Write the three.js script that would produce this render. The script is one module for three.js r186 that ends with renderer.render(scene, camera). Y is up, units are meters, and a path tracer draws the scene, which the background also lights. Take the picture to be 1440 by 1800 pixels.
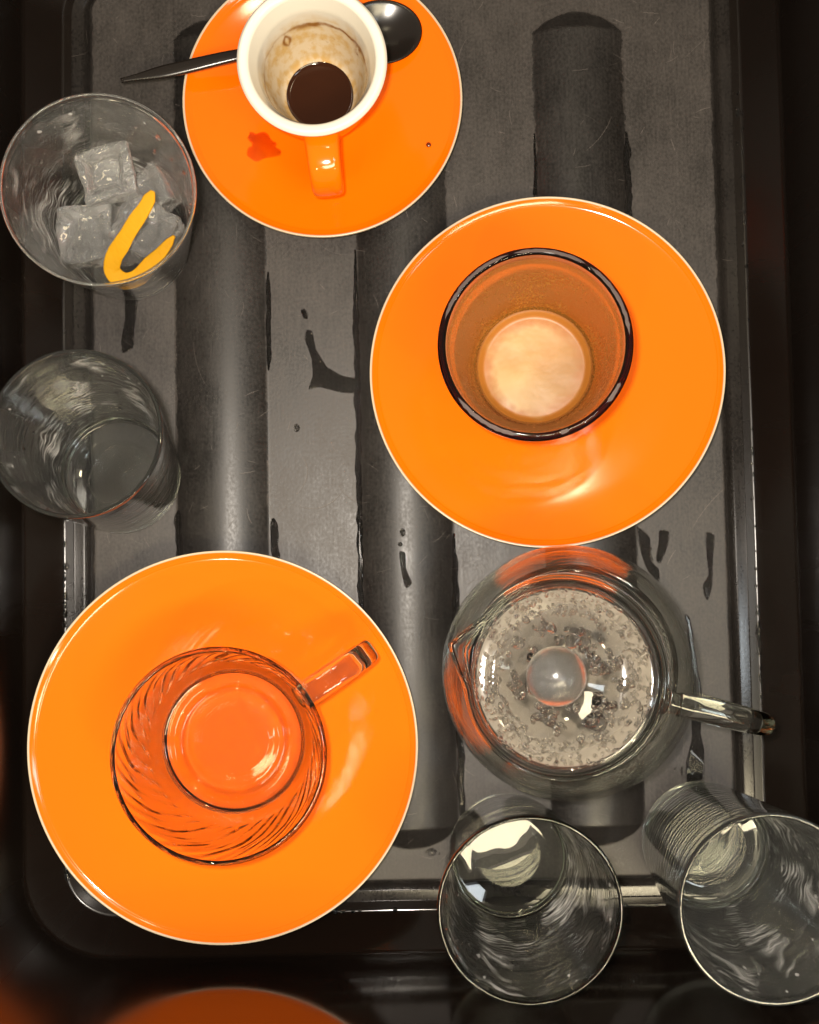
import * as THREE from 'three';
import { RectAreaLightUniformsLib } from 'three/addons/lights/RectAreaLightUniformsLib.js';
import { ImprovedNoise } from 'three/addons/math/ImprovedNoise.js';
import { mergeGeometries, mergeVertices, toCreasedNormals } from 'three/addons/utils/BufferGeometryUtils.js';

// ---------------------------------------------------------------- camera, lamps, exposure
const scene = new THREE.Scene();
const renderer = new THREE.WebGLRenderer({ antialias: true });
renderer.toneMapping = THREE.LinearToneMapping;
renderer.toneMappingExposure = 1.2;
renderer.shadowMap.enabled = true;

const camera = new THREE.PerspectiveCamera(2 * Math.atan(900 / 2050) * 180 / Math.PI, 0.8, 0.02, 20);
camera.position.set(0, 0.5, 0);
camera.up.set(0.0185, 0, -0.9998);
camera.lookAt(0, 0, -0.5 * Math.tan(2.93 * Math.PI / 180));

scene.background = new THREE.Color().setRGB(0.2, 0.172, 0.138);          // a dim, warm room
RectAreaLightUniformsLib.init();
function lampMesh(name, geometry, color, glow) {
  const m = new THREE.Mesh(geometry, new THREE.MeshStandardMaterial({ color: 0xeeeeee, emissive: color, emissiveIntensity: glow, roughness: 0.6 }));
  m.name = name; scene.add(m);
  return m;
}
function panel(label, x, y, z, w, h, color, nits) {                // a ceiling panel that faces the tub
  const l = new THREE.RectAreaLight(color, nits, w, h);
  l.position.set(x, y, z); l.lookAt(x * 0.55, 0, z * 0.45); scene.add(l);
  const m = lampMesh('ceiling_lamp', new THREE.BoxGeometry(w + 0.04, h + 0.04, 0.03), color, 0.6);
  m.position.copy(l.position); m.quaternion.copy(l.quaternion); m.translateZ(0.02);
  m.userData = { label, category: 'lamp' };
  return l;
}
const CREAM = new THREE.Color().setRGB(1, 0.85, 0.56), COOL = new THREE.Color().setRGB(0.86, 0.95, 1);
panel('long cream ceiling lamp over the near end of the tub', 0.27, 1.4, 0.57, 0.7, 0.22, CREAM, 23);
panel('narrow white ceiling lamp over the right side of the tub', 0.58, 1.4, 0.15, 0.12, 0.34, COOL, 12);
panel('small cream ceiling lamp over the far end of the tub', 0.02, 1.4, -0.46, 0.06, 0.05, CREAM, 60);
panel('added small bright ceiling spot beyond the left end of the tub, for sparkle in the glass', -0.38, 1.5, 0.9, 0.05, 0.05, CREAM, 380);  // extra unseen spot, added to put crisp glints in the glass
panel('added small bright ceiling spot past the near right corner, for sparkle in the glass', 0.8, 1.5, 1.0, 0.05, 0.05, CREAM, 380);  // second added spot, likewise only for glints in the glass
const flash = new THREE.PointLight(new THREE.Color().setRGB(1, 0.9, 0.78), 0.88);
flash.position.set(-0.017, 0.506, -0.012); flash.shadow.radius = 0.45; flash.castShadow = true; scene.add(flash);
const flashMesh = lampMesh('flash_lamp', new THREE.SphereGeometry(0.0095, 16, 12), new THREE.Color(1, 0.93, 0.78), 2);
flashMesh.position.copy(flash.position);
flashMesh.userData = { label: 'tiny white camera flash lamp above the tub', category: 'lamp' };

// ---------------------------------------------------------------- helpers (all shapes in millimetres, scaled to metres)
const MM = 0.001, V2 = (x, y) => new THREE.Vector2(x, y), V3 = (x, y, z) => new THREE.Vector3(x, y, z);
let seed = 7;
const rnd = (a = 0, b = 1) => { seed = (seed + 0x6d2b79f5) | 0; let t = Math.imul(seed ^ (seed >>> 15), 1 | seed); t = (t + Math.imul(t ^ (t >>> 7), 61 | t)) ^ t; return a + (b - a) * (((t ^ (t >>> 14)) >>> 0) / 4294967296); };
const noiser = new ImprovedNoise(), N = (x, y, z = 0) => noiser.noise(x, y, z);
const fbm = (x, y, z = 0, o = 4) => { let s = 0, a = 0.5; for (let i = 0; i < o; i++) { s += a * N(x, y, z + 7.3 * i); x *= 2.03; y *= 2.03; z *= 2.03; a *= 0.5; } return s; };
const clamp = (x, a = 0, b = 1) => Math.min(b, Math.max(a, x)), step = (a, b, x) => { const t = clamp((x - a) / (b - a)); return t * t * (3 - 2 * t); };
const lerp = (a, b, t) => a + (b - a) * t;
const used = {};
const numbered = (n) => { used[n] = (used[n] ?? 0) + 1; return used[n] === 1 ? n : n + '_' + String(used[n] - 1).padStart(3, '0'); };
function mesh(name, g, mat, parent) {
  const m = new THREE.Mesh(g, mat); m.name = parent ? name : numbered(name); m.castShadow = m.receiveShadow = true; (parent ?? scene).add(m);
  return m;
}
function thing(name, label, category, [x, y, z], tiltX = 0, tiltZ = 0, group) {   // tiltX / tiltZ: how far (degrees) its axis leans towards +x / +z
  const o = new THREE.Group(); o.name = numbered(name); scene.add(o);
  o.position.set(x * MM, y * MM, z * MM);
  const r = Math.PI / 180;
  o.quaternion.setFromUnitVectors(V3(0, 1, 0), V3(Math.tan(tiltX * r), 1, Math.tan(tiltZ * r)).normalize());
  o.userData = { label, category }; if (group) o.userData.group = group;
  return o;
}
function tag(o, label, category, group, kind) { Object.assign(o.userData, { label, category }); if (group) o.userData.group = group; if (kind) o.userData.kind = kind; return o; }
// polyline of [r, y, fillet radius] with its corners rounded
function rounded(pts, seg = 6) {
  const out = [];
  pts.forEach(([x, y, f], i) => {
    const a = pts[i - 1], b = pts[i + 1];
    if (!f || !a || !b) { out.push(V2(x, y)); return; }
    const p = V2(x, y), u = V2(a[0], a[1]).sub(p), w = V2(b[0], b[1]).sub(p), lu = u.length(), lw = w.length();
    u.normalize(); w.normalize();
    const half = Math.acos(clamp(u.dot(w), -1, 1)) / 2, d = Math.min(f / Math.tan(half), lu * 0.49, lw * 0.49);
    const p0 = p.clone().addScaledVector(u, d), p1 = p.clone().addScaledVector(w, d);
    for (let k = 0; k <= seg; k++) { const t = k / seg; out.push(V2((1 - t) ** 2 * p0.x + 2 * t * (1 - t) * p.x + t * t * p1.x, (1 - t) ** 2 * p0.y + 2 * t * (1 - t) * p.y + t * t * p1.y)); }
  });
  return out;
}
const curve2 = (pts, n) => new THREE.SplineCurve(pts.map(([x, y]) => V2(x, y))).getPoints(n);
// surface of revolution; warp(x, y, z, angle, j) may move each point; closed profiles start and end on the axis
function revolve(profile, seg = 128, warp) {
  const g = new THREE.LatheGeometry(profile, seg), p = g.attributes.position;
  if (warp) {
    for (let i = 0; i < p.count; i++) {
      const j = i % profile.length, a = Math.atan2(p.getX(i), p.getZ(i)), r = Math.hypot(p.getX(i), p.getZ(i)), [r2, y2] = warp(r, p.getY(i), a, j);
      p.setXYZ(i, Math.sin(a) * r2, y2, Math.cos(a) * r2);
    }
    g.computeVertexNormals();
    const n = g.attributes.normal, L = profile.length, v = V3(0, 0, 0);             // one normal along the seam
    for (let j = 0; j < L; j++) if (profile[j].x < 1e-6) { v.set(0, 0, 0); for (let i = 0; i <= seg; i++) v.y += n.getY(i * L + j); for (let i = 0; i <= seg; i++) n.setXYZ(i * L + j, 0, Math.sign(v.y) || 1, 0); }
    for (let j = 0; j < L; j++) { const e = seg * L + j; v.set(n.getX(j) + n.getX(e), n.getY(j) + n.getY(e), n.getZ(j) + n.getZ(e)).normalize(); n.setXYZ(j, v.x, v.y, v.z); n.setXYZ(e, v.x, v.y, v.z); }
  }
  return g.scale(MM, MM, MM);
}
// sweep of a rounded-rectangle (or round) section along a path
function sweep(points, w, t, { seg = 60, power = 2, side = V3(0, 0, 1), taper = () => 1, caps = true, around = 20 } = {}) {
  const c = new THREE.CatmullRomCurve3(points.map((p) => V3(...p)), false, 'centripetal'), pos = [], idx = [];
  for (let i = 0; i <= seg; i++) {
    const u = i / seg, p = c.getPointAt(u), tan = c.getTangentAt(u), s = side.clone().addScaledVector(tan, -side.dot(tan)).normalize(), n = tan.clone().cross(s), k = taper(u);
    const kw = Array.isArray(k) ? k[0] : k, kt = Array.isArray(k) ? k[1] : k;
    for (let q = 0; q < around; q++) {
      const a = q / around * Math.PI * 2, ca = Math.cos(a), sa = Math.sin(a), x = Math.sign(ca) * Math.abs(ca) ** (2 / power) * w / 2 * kw, y = Math.sign(sa) * Math.abs(sa) ** (2 / power) * t / 2 * kt;
      const v = p.clone().addScaledVector(s, x).addScaledVector(n, y); pos.push(v.x, v.y, v.z);
      if (i < seg) { const b = i * around + q, d = i * around + (q + 1) % around; idx.push(b, b + around, d, d, b + around, d + around); }
    }
  }
  if (caps) for (const i of [0, seg]) { const p = c.getPointAt(i / seg), k = pos.length / 3; pos.push(p.x, p.y, p.z); for (let q = 0; q < around; q++) { const b = i * around + q, d = i * around + (q + 1) % around; i ? idx.push(b, k, d) : idx.push(b, d, k); } }
  const g = new THREE.BufferGeometry(); g.setAttribute('position', new THREE.Float32BufferAttribute(pos, 3)); g.setIndex(idx);
  return outward(g).scale(MM, MM, MM);
}
function outward(g) {                                                // faces turned outward, normals recomputed
  const p = g.attributes.position, ix = g.index.array; let v = 0;
  const a = V3(0, 0, 0), b = V3(0, 0, 0), c = V3(0, 0, 0);
  for (let i = 0; i < ix.length; i += 3) { a.fromBufferAttribute(p, ix[i]); b.fromBufferAttribute(p, ix[i + 1]); c.fromBufferAttribute(p, ix[i + 2]); v += a.dot(b.cross(c)); }
  if (v < 0) for (let i = 0; i < ix.length; i += 3) { const t = ix[i]; ix[i] = ix[i + 2]; ix[i + 2] = t; }
  g.computeVertexNormals();
  return g;
}
function dataTexture(w, h, fn, srgb, wrap = THREE.ClampToEdgeWrapping) {   // fn(u, v, out) -> values 0..1
  const d = new Uint8Array(w * h * 4), o = [0, 0, 0, 1];
  for (let y = 0; y < h; y++) for (let x = 0; x < w; x++) { fn((x + 0.5) / w, (y + 0.5) / h, o); const k = (y * w + x) * 4; for (let c = 0; c < 4; c++) d[k + c] = clamp(o[c]) * 255; }
  const t = new THREE.DataTexture(d, w, h); t.magFilter = t.minFilter = THREE.LinearFilter; t.wrapS = t.wrapT = wrap; if (srgb) t.colorSpace = THREE.SRGBColorSpace; t.needsUpdate = true;
  return t;
}
const rgb = (r, g, b) => new THREE.Color().setRGB(r, g, b);
const std = (r, g, b, rough, more) => new THREE.MeshPhysicalMaterial({ color: rgb(r, g, b), roughness: rough, ...more });
const glass = (more) => new THREE.MeshPhysicalMaterial({ color: 0xffffff, roughness: 0.015, transmission: 1, thickness: 0.002, ior: 1.5, ...more });

// ---------------------------------------------------------------- the dish tub
const RIBS = [-80, -1.2, 77.3], RIB_W = 19.5, RIB_H = 6.2, RIB_R = (RIB_W ** 2 + RIB_H ** 2) / (2 * RIB_H), RIB_Z0 = -234.7, RIB_Z1 = 108;
const PX = 136, PZ0 = -257, PZ1 = 130.5, PR = 9;
function plateDistance(x, z) {                                       // distance outside the plate's rounded rectangle
  const cz = (PZ0 + PZ1) / 2, qx = Math.abs(x) - PX + PR, qz = Math.abs(z - cz) - (PZ1 - PZ0) / 2 + PR;
  return Math.hypot(Math.max(qx, 0), Math.max(qz, 0)) + Math.min(Math.max(qx, qz), 0) - PR;
}
function ribHeight(x, z) {
  for (const c of RIBS) {
    const u = Math.abs(x - c);
    if (u < RIB_W) {
      let h = Math.sqrt(RIB_R ** 2 - u * u) - (RIB_R - RIB_H);
      h -= Math.max(0, RIB_Z0 - z, z - RIB_Z1) * RIB_H / 9;
      return Math.max(h, 0);
    }
  }
  return 0;
}
function floorHeight(x, z) {
  const d = plateDistance(x, z);
  return ribHeight(x, z) - 4 * step(-1, 4.5, d) - 2.5 * step(9.9, 11.2, d) + 0.12 * fbm(x * 0.02, z * 0.02, 3, 2) * step(2, -2, d);
}
const PUDDLES = [];                                                  // outlines in x, z of the spilt water
function strip(label, x0, z0, x1, z1, w, sd, ragged = 0.7) {          // a wet ragged strip along a line, rough on both sides
  const n = Math.max(6, Math.round(Math.hypot(x1 - x0, z1 - z0) / 2.6)), L = [], R = [], dx = x1 - x0, dz = z1 - z0, l = Math.hypot(dx, dz), nx = dz / l, nz = -dx / l;
  for (let i = 0; i <= n; i++) {
    const t = i / n, e = Math.min(1, 5 * t + 0.25, 5 * (1 - t) + 0.25), a = w / 2 * e * (1 + ragged * 1.6 * fbm(t * l * 0.16, sd, 1)), b = w / 2 * e * (1 + ragged * 1.6 * fbm(t * l * 0.16, sd, 6)), m = 0.5 * ragged * N(t * l * 0.1, sd, 3) * w;
    L.push([x0 + dx * t + nx * (a + m), z0 + dz * t + nz * (a + m)]); R.unshift([x0 + dx * t - nx * (b - m), z0 + dz * t - nz * (b - m)]);
  }
  PUDDLES.push([label, [...L, ...R]]);
}
PUDDLES.push(['forked dark puddle between the ribs in the middle', [[-42.9, -105.3], [-40.9, -104.8], [-39, -96.5], [-34.5, -89], [-28.4, -85.2], [-20, -83], [-20, -77.6], [-28.5, -77.8], [-38.3, -80.4], [-42.5, -79.5], [-40.7, -85.4], [-41.1, -92.8], [-43.9, -101.6]]]);
PUDDLES.push(['small drop above the forked puddle', [[-45.4, -114], [-43.7, -114.5], [-42.5, -110.3], [-44.3, -110.3]]]);
PUDDLES.push(['wet streak below the iced tumbler', [[-121.6, -124], [-116.6, -124], [-117.7, -106.7], [-118.2, -98.8], [-122.7, -96.8], [-123.4, -101.8], [-121.6, -111.7]]]);
PUDDLES.push(['short streak left of the teapot on the middle rib', [[-4.5, -8.6], [-2.3, -8.1], [-1.9, -1.2], [0.4, 4.9], [-2.1, 6.8], [-3.4, 2.4], [-4.3, -3.7]]]);
PUDDLES.push(['short wet streak below the brown glass saucer, left of the longer one', [[107.2, -15.8], [111.1, -15], [109.9, -7.7], [106.8, -1.7], [105.3, -2.9], [106.5, -10.2]]]);
PUDDLES.push(['long thin streak beside the tub wall below the brown glass saucer', [[127.2, -14.7], [130.3, -13.4], [129.5, -2.4], [128.9, 8.5], [126.7, 14.5], [125.3, 12.1], [125, 7.9], [127.6, 3.6], [126.9, -4.9]]]);
PUDDLES.push(['wide wet patch between the teapot and the tub wall', [[117.1, 20.4], [118.7, 21.6], [121.3, 39.8], [123.2, 56.7], [122, 71.1], [123.3, 78.3], [121.9, 90.3], [115.6, 91.3], [115.4, 83], [118.1, 73.4], [118.5, 59], [118.8, 42.2]]]);
PUDDLES.push(['wet patch between the teapot and the saucer above it', [[97.5, -17.7], [102.7, -12.7], [102.9, -2.9], [106.2, 0.8], [106.1, 6.1], [101.8, 1.9], [99.1, -5.4]]]);
strip('long ragged wet line along the left edge of the middle rib', -21.6, -140, -21.3, 50, 2.6, 3);
strip('wet line along the right edge of the left rib', -59.4, -131, -59.6, -88, 2.2, 8, 0.4);
strip('short wet patch at the right edge of the left rib, by the largest saucer', -58.6, -24, -57.6, -5, 3.4, 12, 0.5);
strip('ragged wet line along the right edge of the middle rib', 18.9, -16, 20, 116, 3, 17);
strip('wet line at the left edge of the left rib beside the empty tumbler', -99, -28, -98.6, -4, 3.4, 21, 0.8);
strip('ragged wet line along the right edge of the right rib', 97.6, -190, 97.8, -130, 3.2, 27);
strip('wet line at the left edge of the right rib', 57.6, -190, 57.4, -20, 2, 29, 0.5);
const FW = 310, FZ0 = -276, FZ1 = 148, FH = FZ1 - FZ0;               // the sheet's extent
const SCR = [];
for (let i = 0; i < 420; i++) SCR.push([rnd(-140, 140), rnd(-255, 128), rnd(0, Math.PI), rnd(1.5, i % 12 ? 7 : 26), rnd(0.25, 1), rnd(-0.05, 0.05)]);
const TW = 1240, TH = 1696, scratch = new Float32Array(TW * TH);
for (const [x, z, a, len, s, bend] of SCR) for (let t = 0; t < len * 5; t++) {
  const q = t / 5, b = a + bend * q, px = (x + Math.cos(b) * q + FW / 2) / FW * TW, pz = (z + Math.sin(b) * q - FZ0) / FH * TH, k = Math.floor(pz) * TW + Math.floor(px);
  if (k > 0 && k < scratch.length) scratch[k] = Math.max(scratch[k], s * (0.5 + 0.5 * Math.sin(Math.PI * t / (len * 5))));
}
const wear = new Float32Array(TW * TH);
for (let j = 0; j < TH; j++) for (let i = 0; i < TW; i++) {
  const x = (i + 0.5) / TW * FW - FW / 2, z = (j + 0.5) / TH * FH + FZ0;
  const broad = fbm(x * 0.022, z * 0.013, 1, 3), mid = fbm(x * 0.12, z * 0.07, 5, 3), fine = fbm(x * 0.9, z * 0.7, 9, 3), streak = N(x * 1.3, z * 0.06, 4);
  wear[j * TW + i] = 0.5 + 0.7 * broad + 0.5 * mid + 0.9 * fine + 0.2 * streak;
}
const floorUV = (u, v) => Math.min(TH - 1, Math.floor(v * TH)) * TW + Math.min(TW - 1, Math.floor(u * TW));
const dry = new Uint8Array(TW * TH);                                // where the plates are dry and scuffed; ribs and rims are wet up to a ragged line
for (let j = 0; j < TH; j++) for (let i = 0; i < TW; i++) {
  const x = (i + 0.5) / TW * FW - FW / 2, z = (j + 0.5) / TH * FH + FZ0, q = fbm(x * 0.11, z * 0.11, 31, 4), q2 = N(x * 0.8, z * 0.8, 5);
  dry[j * TW + i] = ribHeight(x + 2.6 * q + 0.5 * q2, z + 2 * q) <= 0 && plateDistance(x + 2 * q + 0.4 * q2, z) < -0.8 ? 1 : 0;
}
const inside = (p, x, z) => { let c = false; for (let i = 0, j = p.length - 1; i < p.length; j = i++) if ((p[i][1] > z) !== (p[j][1] > z) && x < (p[j][0] - p[i][0]) * (z - p[i][1]) / (p[j][1] - p[i][1]) + p[i][0]) c = !c; return c; };
for (const [, p] of PUDDLES) {                                        // the floor under spilt water is wet
  const X = p.map((q) => q[0]), Z = p.map((q) => q[1]), i1 = (x) => Math.round((x + FW / 2) / FW * TW), j1 = (z) => Math.round((z - FZ0) / FH * TH);
  for (let j = j1(Math.min(...Z)); j <= j1(Math.max(...Z)); j++) for (let i = i1(Math.min(...X)); i <= i1(Math.max(...X)); i++) if (inside(p, (i + 0.5) / TW * FW - FW / 2, (j + 0.5) / TH * FH + FZ0)) dry[j * TW + i] = 2;
}
const floorColor = dataTexture(TW, TH, (u, v, o) => {
  const k = floorUV(u, v), s = clamp(wear[k]), c = (dry[k] === 1 ? 0.015 + 0.025 * s : 0.005 + 0.012 * s) + 0.06 * scratch[k];
  o[0] = Math.pow(c * 1.12, 1 / 2.2); o[1] = Math.pow(c * 0.93, 1 / 2.2); o[2] = Math.pow(c * 0.83, 1 / 2.2);
}, true);
const floorRough = dataTexture(TW, TH, (u, v, o) => {
  const k = floorUV(u, v), x = u * FW - FW / 2, z = v * FH + FZ0, d = plateDistance(x, z);
  o[3] = dry[k] === 2 ? 0.12 : 1;                                    // under water the plastic hardly reflects
  const r = (dry[k] === 1 ? 0.47 : 0.42) + 0.16 * (wear[k] - 0.5) + 0.15 * scratch[k];
  o[0] = o[1] = o[2] = lerp(r, 0.15 + 0.05 * (wear[k] - 0.5), step(-0.5, 1.5, d));
}, false);
const floorBump = dataTexture(TW, TH, (u, v, o) => { const k = floorUV(u, v); o[0] = o[1] = o[2] = 0.5 + (dry[k] === 1 ? 0.25 : 0.08) * (wear[k] - 0.5) - 0.3 * scratch[k]; }, false);
const tub = thing('dish_tub', 'black plastic dish tub with raised ribs across its wet floor', 'dish tub', [0, 0, 0]);
{
  const xs = [], zs = [];
  for (let x = -FW / 2; x <= FW / 2 + 0.01; x += 0.8) xs.push(x);
  for (let z = FZ0; z < RIB_Z0 + 3; z += 0.8) zs.push(z);
  for (let z = RIB_Z0 + 3; z < RIB_Z1 - 3; z += 4) zs.push(z);
  for (let z = RIB_Z1 - 3; z <= FZ1; z += 0.8) zs.push(z);
  const pos = [], uv = [], idx = [], W = xs.length;
  zs.forEach((z, j) => xs.forEach((x, i) => {
    pos.push(x * MM, floorHeight(x, z) * MM, z * MM); uv.push((x + FW / 2) / FW, (z - FZ0) / FH);
    if (i && j) { const a = (j - 1) * W + i - 1; idx.push(a, a + W, a + 1, a + 1, a + W, a + W + 1); }
  }));
  const g = new THREE.BufferGeometry(); g.setAttribute('position', new THREE.Float32BufferAttribute(pos, 3)); g.setAttribute('uv', new THREE.Float32BufferAttribute(uv, 2)); g.setIndex(idx); g.computeVertexNormals();
  mesh('tub_base', g, new THREE.MeshPhysicalMaterial({ map: floorColor, roughnessMap: floorRough, specularIntensityMap: floorRough, roughness: 1, bumpMap: floorBump, bumpScale: 0.00009, specularIntensity: 0.85 }), tub);
  // the wall: a profile carried round the rounded rectangle
  const loop = (prof, name, mat) => {
    const per = []; const n = 14, cz = (PZ0 + PZ1) / 2, hz = (PZ1 - PZ0) / 2;
    for (const [sx, sz, a0] of [[1, 1, 0], [-1, 1, 1], [-1, -1, 2], [1, -1, 3]]) {
      for (let k = 0; k <= n; k++) { const a = (a0 + k / n) * Math.PI / 2; per.push([sx * (PX - PR), cz + sz * (hz - PR), Math.cos(a), Math.sin(a)]); }
    }
    const p2 = [];                                                   // straight sides cut up, so that they can be slightly uneven
    per.forEach((a, i) => { const b = per[(i + 1) % per.length]; p2.push(a); if (Math.hypot(a[0] - b[0], a[1] - b[1]) > 50) for (let k = 1; k < 40; k++) p2.push([lerp(a[0], b[0], k / 40), lerp(a[1], b[1], k / 40), a[2], a[3]]); });
    const P = p2.length, L = prof.length, ps = [], ix = [], uvs = [];
    for (let i = 0; i < P; i++) { const [x, z, nx, nz] = p2[i]; for (let j = 0; j < L; j++) { const e = PR + prof[j].x + 0.5 * fbm(x * 0.012 + nx, z * 0.012 + nz, prof[j].y * 0.02, 2); ps.push((x + nx * e) * MM, prof[j].y * MM, (z + nz * e) * MM); uvs.push(i / P, j / (L - 1)); const a = i * L + j, b = ((i + 1) % P) * L + j; if (j < L - 1) ix.push(a, a + 1, b, b, a + 1, b + 1); } }
    const w = new THREE.BufferGeometry(); w.setAttribute('position', new THREE.Float32BufferAttribute(ps, 3)); w.setAttribute('uv', new THREE.Float32BufferAttribute(uvs, 2)); w.setIndex(ix); w.computeVertexNormals();
    return mesh(name, w, mat, tub);
  };
  const smudge = dataTexture(2048, 128, (u, v, o) => { const n = fbm(u * 46, v * 3, 3, 4); o[0] = o[1] = o[2] = clamp(0.1 + 0.08 * n + 0.17 * step(0.215, 0.255, u + 0.02 * n) * step(0.56, 0.5, u) + 0.17 * step(0.72, 0.78, u)); }, false);
  const wallMat = std(0.0055, 0.0035, 0.0025, 1, { roughnessMap: smudge, bumpMap: smudge, bumpScale: 0.00003 });
  loop(rounded([[9.5, -3.97], [13.4, -3.97, 2.2], [27, 9.4, 5], [32, 80], [32.5, 82, 2], [35.3, 83]], 14), 'wall', wallMat);
  loop(rounded([[35.4, 83.1], [47, 84, 2], [49, 72, 1], [47, 72]], 6), 'rim', wallMat);
}

// ---------------------------------------------------------------- orange saucers
const glaze = std(0.86, 0.134, 0.001, 0.09), glazeEdge = std(0.5, 0.4, 0.28, 0.3);
function saucer(label, at, R, H, well, tx, tz) {
  const t = thing('saucer', label, 'saucer', at, tx, tz, 'orange glazed saucers in the tub'), s = R / 70;
  const top = curve2([[0, 5.2], [well * 0.55, 5.2], [well * 0.85, 5.1], [well, 5.25], [well * 1.14, 5.65], [lerp(well, R, 0.3), 6.7], [lerp(well, R, 0.6), lerp(6.7, H - 1.8, 0.42)], [R - 5, H - 1.8], [R - 2.6, H - 1.05], [R - 0.8, H - 0.2]], 110);
  const under = curve2([[R - 0.9, H - 2.1], [R * 0.85, H * 0.58], [R * 0.68, H * 0.3], [R * 0.56, 1.6], [R * 0.545, 0.4]], 40);
  const foot = rounded([[R * 0.545, 0.4], [R * 0.54, 0, 0.4], [R * 0.5, 0, 0.4], [R * 0.49, 1.8, 0.6], [0, 2.4]]);
  mesh('dish', revolve([...top].reverse(), 200, (r, y, a) => [r, y + 0.035 * fbm(Math.sin(a) * r * 0.045, Math.cos(a) * r * 0.045, R, 3) * clamp((R - r) / 4)]), glaze, t);
  mesh('underside', revolve([...foot].reverse().concat([...under].reverse()), 128), glaze, t);
  mesh('lip', revolve(rounded([[R - 0.95, H - 2.12], [R + 0.1, H - 1.5, 0.8], [R + 0.15, H + 0.1, 0.9], [R - 0.55, H + 0.12, 0.5], [R - 0.85, H - 0.3]], 5), 160), glazeEdge, t);
  return t;
}
saucer('orange saucer under the espresso cup, with a black spoon across it', [-33.6, 4.6, -200.6], 59.2, 11.2, 24, -0.6, 0);
saucer('orange saucer under the brown glass', [58.8, 4.8, -82.6], 73.7, 12.4, 29, -4, 0);
saucer('largest orange saucer, under the clear cup with a handle', [-78.2, 6.2, 69.8], 79.8, 13, 33, 0, 0);

// ---------------------------------------------------------------- espresso cup
{
  const t = thing('espresso_cup', 'small orange espresso cup, white inside, with coffee dregs', 'cup', [-34.4, 9.8, -201.2], 0.2, 8.4 * 0.6);
  const outer = curve2([[15, 0.9], [16.5, 3], [19.2, 10], [22.4, 22], [25.4, 36], [27.6, 47], [28.4, 50.6]], 60);
  mesh('cup_body', revolve(rounded([[0, 1.2], [12.5, 1.2, 0.5], [13.2, 0, 0.4], [14.4, 0, 0.4], [15, 0.9]]).concat(outer.slice(1)), 128), glaze, t);
  const inner = rounded([[28.4, 50.6], [29, 52.5, 1.2], [27.6, 54.3, 1.6], [24.6, 53.4, 2.4], [22.3, 46, 8]], 8).concat(curve2([[21.9, 44], [19.8, 30], [17.2, 18], [14.6, 10.5], [10, 6.9], [0, 5.8]], 70));
  const stains = dataTexture(1024, 512, (u, v, o) => {
    const n1 = fbm(u * 40, v * 14, 1), n2 = fbm(u * 12, v * 9, 4), wob = 0.012 * fbm(u * 14, 0, 8) * 4;
    let c = [0.68, 0.64, 0.56];
    const crema = step(0.27, 0.4, v + wob + 0.07 * n2) * (0.5 + 0.5 * step(-0.3, 0.5, n2 + n1));
    c = c.map((x, i) => lerp(x, [0.54, 0.36, 0.135][i], 0.95 * crema));
    const du = (a) => Math.abs(((u - a + 1.5) % 1) - 0.5);
    const ring = Math.exp(-(((v - 0.39 - wob - 0.02 * n2) / (0.012 + 0.016 * step(-0.3, 0.3, n2))) ** 2)) * (0.25 + 0.75 * step(0.2, 0.07, du(0.42)) + 0.45 * step(0.14, 0.05, du(0.86)));
    const run = Math.exp(-(((du(0.6) - 0.012 * Math.sin(v * 30)) / 0.006) ** 2)) * step(0.3, 0.38, v) * step(0.6, 0.48, v) + Math.exp(-((du(0.34) / 0.011) ** 2)) * step(0.36, 0.41, v) * step(0.55, 0.46, v) * step(-0.2, 0.2, n1);
    const blot = step(0.26, 0.42, fbm(u * 55, v * 22, 12)) * step(0.36, 0.42, v) * step(0.75, 0.6, v) * 0.6;
    const k = clamp(1.3 * ring + 1.1 * run + 0.5 * blot) * (0.9 + 0.6 * n1);
    c = c.map((x, i) => lerp(x, [0.24, 0.1, 0.018][i], clamp(k * 0.95)));
    const low = step(0.74, 0.83, v + 0.07 * n2 + 0.03 * n1);
    c = c.map((x, i) => lerp(x, [0.5, 0.25, 0.05][i], 0.75 * low));
    for (let i = 0; i < 3; i++) o[i] = Math.pow(c[i], 1 / 2.2);
  }, true);
  const L = inner.length, gi = revolve([...inner].reverse(), 128), uv = gi.attributes.uv;
  let len = [0]; for (let i = 1; i < L; i++) len.push(len[i - 1] + inner[i].distanceTo(inner[i - 1]));
  for (let i = 0; i < uv.count; i++) { const j = L - 1 - (i % L); uv.setY(i, len[j] / len[L - 1]); }
  mesh('cup_lining', gi, new THREE.MeshPhysicalMaterial({ map: stains, roughness: 0.14 }), t);
  mesh('handle', sweep([[0, 42, 24.5], [0, 43.5, 32], [0, 41.5, 40], [0, 35, 44.5], [0, 26, 42.5], [0, 18, 34], [0, 13.5, 24], [0, 12.5, 17.5]], 12.6, 6.2, { power: 3.2, side: V3(1, 0, 0), seg: 70, around: 28, taper: (u) => [1 + 0.16 * (2 * u - 1) ** 4, 1 - 0.1 * u] }).rotateY(0.09), glaze, t);
  // what is left of the coffee
  const c = thing('coffee_dregs', 'dark brown puddle of coffee in the bottom of the espresso cup', 'coffee', [-34.4, 9.8, -201.2], 0.2, 8.4 * 0.6);
  const wall = curve2([[0, 5.87], [10, 6.97], [14.2, 10.2]], 30);
  mesh('liquid', revolve(rounded([...wall.slice(0, 29).map((p) => [p.x, p.y]), [14.1, 10.15, 0.1], [13.3, 9.75], [12.4, 9.6], [0, 9.55]]), 96), std(0.024, 0.0075, 0.003, 0.06, { ior: 1.34 }), c);
}
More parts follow.
